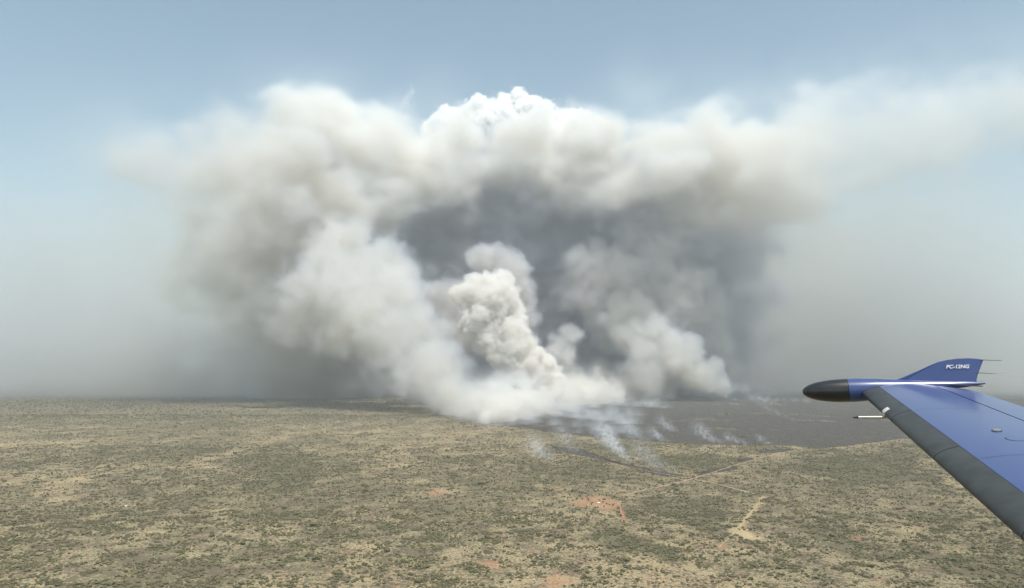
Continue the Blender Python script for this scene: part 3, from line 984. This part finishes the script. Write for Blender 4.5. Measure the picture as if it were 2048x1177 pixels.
def paint():
    m, t, out = node_mat('blue_paint')
    k = NB(t)
    b = k.n('ShaderNodeBsdfPrincipled')
    tc = k.n('ShaderNodeTexCoord')
    f = k.noise(tc.outputs['Object'], 3.0, 5, 0.6)
    k.put(b.inputs['Base Color'], k.mix(k.rng(f, 0.3, 0.7), (0.044, 0.070, 0.190, 1), (0.048, 0.076, 0.205, 1)))
    b.inputs['Metallic'].default_value = 0.0
    k.put(b.inputs['Roughness'], 0.32)
    b.inputs['Coat Weight'].default_value = 0.42
    b.inputs['Coat Roughness'].default_value = 0.16
    b.inputs['Specular IOR Level'].default_value = 0.3
    dirt = k.noise(tc.outputs['Object'], 120.0, 3, 0.7)
    bp = k.n('ShaderNodeBump')
    bp.inputs['Strength'].default_value = 0.03
    bp.inputs['Distance'].default_value = 0.002
    k.put(bp.inputs['Height'], dirt)
    t.links.new(bp.outputs[0], b.inputs['Normal'])
    t.links.new(b.outputs[0], out.inputs[0])
    return m


blue = paint()
rubber = simple_mat('black_rubber', (0.045, 0.048, 0.047), 0.5, var=0.25, scale=6, spec=0.35)
radm = simple_mat('radome_black', (0.018, 0.020, 0.022), 0.28, coat=0.4, var=0.2, scale=4)
metal = simple_mat('bare_metal', (0.62, 0.58, 0.52), 0.3, 1.0, var=0.15, scale=40)
patch = simple_mat('grey_plate', (0.62, 0.60, 0.58), 0.5, var=0.15, scale=40)
black = simple_mat('black_wick', (0.02, 0.02, 0.02), 0.6)
groove = simple_mat('panel_gap', (0.015, 0.02, 0.05), 0.8)
lettering = simple_mat('white_lettering', (0.70, 0.70, 0.72), 0.5)


def chord(d):
    return 1.02 + 0.135 * d


def prof(xc, upper):
    xc = max(0.0, min(1.0, xc))
    t_ = 0.125
    yt = 5 * t_ * (0.2969 * math.sqrt(xc) - 0.126 * xc - 0.3516 * xc ** 2 + 0.2843 * xc ** 3 - 0.1036 * xc ** 4)
    camb = 0.02 * (2 * 0.45 * xc - xc * xc) / 0.45 ** 2 if xc < 0.45 else 0.02 * ((1 - 0.9) + 0.9 * xc - xc * xc) / 0.55 ** 2
    return camb + (yt if upper else -yt)


def sec(d, x, upper, off=0.0):
    c = chord(d)
    z = prof(x / c, upper) * c
    # offset along the local normal
    if off:
        e = 1e-3
        za, zb = prof(max(0, x / c - e), upper) * c, prof(x / c + e, upper) * c
        nx, nz = -(zb - za), 2 * e * c
        if not upper:
            nx, nz = -nx, -nz
        l_ = math.hypot(nx, nz) or 1
        x, z = x + nx / l_ * off, z + nz / l_ * off
    return Vector((x, d, z))


DS = [0.0, 0.5, 1, 1.5, 2, 2.5, 3, 3.5, 4, 4.5, 5.2, 6]


def loft(name, loops, mat, parent):
    bm = bmesh.new()
    vs = [[bm.verts.new(p) for p in lp] for lp in loops]
    n = len(vs[0])
    for a, b in zip(vs[:-1], vs[1:]):
        for i in range(n):
            j = (i + 1) % n
            bm.faces.new((a[i], a[j], b[j], b[i]))
    bm.faces.new(vs[0][::-1]); bm.faces.new(vs[-1])
    o = mesh_obj(name, bm, mat, parent, True)
    m = o.modifiers.new('edges', 'EDGE_SPLIT')
    m.split_angle = R(35)
    return o


def xs(a, b, n, pw=1.0):
    return [a + (b - a) * (i / n) ** pw for i in range(n + 1)]


HINGE = lambda d: 0.655 * chord(d)
BOOT = 0.158
# main skin, from behind the boot to the aileron gap
loft('wing_panel', [[sec(d, x, True) for x in xs(0.0, HINGE(d), 26, 1.8)] + [sec(d, x, False) for x in xs(0.0, HINGE(d), 16, 1.8)[::-1][:-1]] for d in DS], blue, wing)
loft('aileron', [[sec(d, x, True, 0.0015) for x in xs(HINGE(d) + 0.012, chord(d), 8)] + [sec(d, x, False, 0.0015) for x in xs(HINGE(d) + 0.012, chord(d) - 0.004, 8)[::-1]] for d in [0.06] + DS[1:]], blue, wing)
seam = [(0.02, 1.33), (1.342, 2.60), (2.612, 4.1), (4.112, 6.0)]
boot_obj = None
for (a, b) in seam:
    ds = [a] + [d for d in DS if a < d < b] + [b]
    o = loft('deicing_boot', [[sec(d, x, True, 0.004) for x in xs(0.0, BOOT, 14, 1.9)[::-1]] + [sec(d, x, False, 0.004) for x in xs(0.0, 0.11, 10, 1.9)[1:]] for d in ds], rubber, wing)

# pod at the tip: radome in front, painted body behind, its axis along the chord
POD = [(-0.125 - 0.440 * u, 0.1225 * math.sqrt(max(1e-4, 1 - u ** 2.3))) for u in (1, .995, .98, .95, .9, .83, .74, .62, .48, .33, .16, 0)]
BODY = [(-0.121, 0.122), (-0.05, 0.122), (0.04, 0.118), (0.15, 0.110), (0.25, 0.098), (0.4, 0.083), (0.6, 0.062), (0.8, 0.045), (1.0, 0.028), (1.16, 0.008)]


def revolve(name, rows, mat, parent, cy_, cz, lift=0.0, squash=1.0):
    loops = []
    for (x, r) in rows:
        loops.append([Vector((x, cy_ + math.cos(a) * r * squash, cz + max(0, x) * lift + math.sin(a) * r)) for a in [2 * math.pi * i / 32 for i in range(32)]])
    return loft(name, loops, mat, parent)


pod = revolve('tip_pod', BODY, blue, wing, -0.06, 0.022, 0.025)
revolve('radome', POD, radm, pod, -0.06, 0.022)
bm = bmesh.new()
for (px_, pz) in ((-0.40, 0.100), (-0.20, 0.121)):
    pass
bm.free()

# winglet: a thin swept fin standing on the pod, leaning outboard
FIN = [(0.21, 0.035), (0.36, 0.085), (0.52, 0.150), (0.64, 0.205), (0.72, 0.235), (0.80, 0.252), (0.90, 0.262), (1.00, 0.262), (1.09, 0.250), (1.125, 0.235),
       (1.10, 0.18), (1.06, 0.10), (1.035, 0.03), (1.045, -0.01), (0.7, -0.03), (0.21, -0.03)]
bm = bmesh.new()
cant = R(18)
fa, fb = [], []
zc = 0.335
for (x, z) in FIN:
    x += 0.05
    th = 0.012 * min(1, max(0.12, (1.12 - x) * 3)) * (1.0 if z < 0.2 else 0.5)
    yy = -0.06 - math.sin(cant) * max(z, 0)
    fa.append(bm.verts.new((x, yy + th, 0.05 + z * 0.95)))
    fb.append(bm.verts.new((x, yy - th, 0.05 + z * 0.95)))
bm.faces.new(fa); bm.faces.new(fb[::-1])
for i in range(len(FIN)):
    j = (i + 1) % len(FIN)
    bm.faces.new((fa[i], fb[i], fb[j], fa[j]))
fin = mesh_obj('winglet', bm, blue, wing)

tx = bpy.data.curves.new('lettering', 'FONT')
tx.body = 'PC-12NG'
tx.size = 0.052
tx.extrude = 0.0006
tx.shear = 0.3
tx.offset = 0.0012
tmp = bpy.data.objects.new('lettering', tx)
S.collection.objects.link(tmp)
dg = bpy.context.evaluated_depsgraph_get()
me = bpy.data.meshes.new_from_object(tmp.evaluated_get(dg))
bpy.data.objects.remove(tmp)
lt = link(bpy.data.objects.new('lettering', me), fin)
me.materials.clear(); me.materials.append(lettering)
# text x runs aft, text y runs up the canted fin
up_f = Vector((0, -math.sin(cant) / 0.95, 1)).normalized()
ex = Vector((1, 0, -0.04)).normalized()
ez = ex.cross(up_f).normalized()
if ez.y < 0:
    ez = -ez
lt.matrix_local = Matrix(((ex.x * 1.0, up_f.x, ez.x, 0.825), (ex.y, up_f.y, ez.y, -0.06 - math.sin(cant) * 0.165 + 0.015), (ex.z, up_f.z, ez.z, 0.05 + 0.168 * 0.95), (0, 0, 0, 1)))


def rod(name, a, b, r0, r1, mat, parent, seg=10):
    a, b = Vector(a), Vector(b)
    d = b - a
    bm = bmesh.new()
    bmesh.ops.create_cone(bm, cap_ends=True, segments=seg, radius1=r0, radius2=r1, depth=d.length, matrix=Matrix.Translation((a + b) / 2) @ d.to_track_quat('Z', 'Y').to_matrix().to_4x4())
    return mesh_obj(name, bm, mat, parent, False)


rod('static_wick', (1.15, -0.125, 0.28), (1.34, -0.125, 0.262), 0.0035, 0.002, black, fin)
rod('static_wick', (1.10, -0.09, 0.155), (1.26, -0.09, 0.14), 0.0035, 0.002, black, fin)
rod('static_wick', (0.80, -0.02, 0.055), (1.12, -0.02, 0.03), 0.004, 0.006, black, wing)
# probe under the leading edge, with its light plate on the boot
pd = 1.05
rod('probe', (0.015, pd, -0.035), (-0.215, pd, -0.030), 0.012, 0.012, metal, wing, 14)
rod('probe_tip', (-0.215, pd, -0.030), (-0.26, pd, -0.030), 0.012, 0.005, black, wing, 14)
bm = bmesh.new()
rowsv = []
for x, upq in [(0.045, True), (0.03, True), (0.018, True), (0.008, True), (0.002, True), (0.003, False), (0.01, False)]:
    rowsv.append([bm.verts.new(sec(d, x, upq, 0.0075)) for d in (pd - 0.05, pd + 0.05)])
for a, b in zip(rowsv[:-1], rowsv[1:]):
    bm.faces.new((a[0], a[1], b[1], b[0]))
mesh_obj('cover_plate', bm, patch, wing)


def disc(name, x, d, r, h, mat, parent=wing):
    p = sec(d, x, True)
    q = sec(d, x + 0.02, True) - p
    nrm = Vector((-q.z, 0, q.x)).normalized()
    bm = bmesh.new()
    bmesh.ops.create_cone(bm, cap_ends=True, segments=28, radius1=r, radius2=r * 0.93, depth=h, matrix=Matrix.Translation(p + nrm * h / 2) @ nrm.to_track_quat('Z', 'Y').to_matrix().to_4x4())
    return mesh_obj(name, bm, mat, parent)


cap = disc('fuel_cap', 0.53, 2.52, 0.060, 0.0025, blue)
disc('cap_ring', 0.53, 2.52, 0.065, 0.0012, groove, wing)
c2 = disc('fuel_latch', 0.50, 2.26, 0.026, 0.012, metal)
disc('latch_base', 0.50, 2.26, 0.034, 0.004, groove)
c3 = disc('vent_plate', 0.62, 2.50, 0.020, 0.008, metal)


def strip(name, x0, x1, d0, d1, wd, mat, lift=0.0009):
    """A thin line lying on the upper skin from (x0, d0) to (x1, d1)."""
    bm = bmesh.new()
    n = 24
    rows_ = []
    L_ = math.hypot(x1 - x0, d1 - d0)
    px_, pd_ = -(d1 - d0) / L_ * wd / 2, (x1 - x0) / L_ * wd / 2
    for i in range(n + 1):
        x, d = x0 + (x1 - x0) * i / n, d0 + (d1 - d0) * i / n
        rows_.append([bm.verts.new(sec(d + s * pd_, max(0.0, x + s * px_), True, lift)) for s in (-1, 1)])
    for a, b in zip(rows_[:-1], rows_[1:]):
        bm.faces.new((a[0], a[1], b[1], b[0]))
    return mesh_obj(name, bm, mat, wing)


strip('skin_joint', 0.17, 0.665, 1.36, 1.36, 0.004, groove)
strip('skin_joint', 0.17, 0.80, 2.95, 2.95, 0.004, groove)
strip('boot_edge', BOOT + 0.004, BOOT + 0.004, 0.04, 6.0, 0.006, groove, 0.0022)
strip('tip_joint', 0.16, 1.0, 0.035, 0.035, 0.005, groove)


# ------------------------------------------------------------------ haze
hm, t, out = node_mat('haze')
pv = t.nodes.new('ShaderNodeVolumePrincipled')
pv.inputs['Color'].default_value = (0.86, 0.93, 1.0, 1)
pv.inputs['Density'].default_value = 1.9e-5
pv.inputs['Anisotropy'].default_value = 0.2
t.links.new(pv.outputs[0], out.inputs['Volume'])
me = bpy.data.meshes.new('haze')
bm = bmesh.new()
bmesh.ops.create_cube(bm, size=1)
for v in bm.verts:
    v.co = Vector((v.co.x * 124000, v.co.y * 124000, -2 if v.co.z < 0 else 6500))
bm.to_mesh(me)
me.materials.append(hm)
tag(link(bpy.data.objects.new('haze', me)), 'pale haze filling the air over the plain', 'haze', kind='stuff')
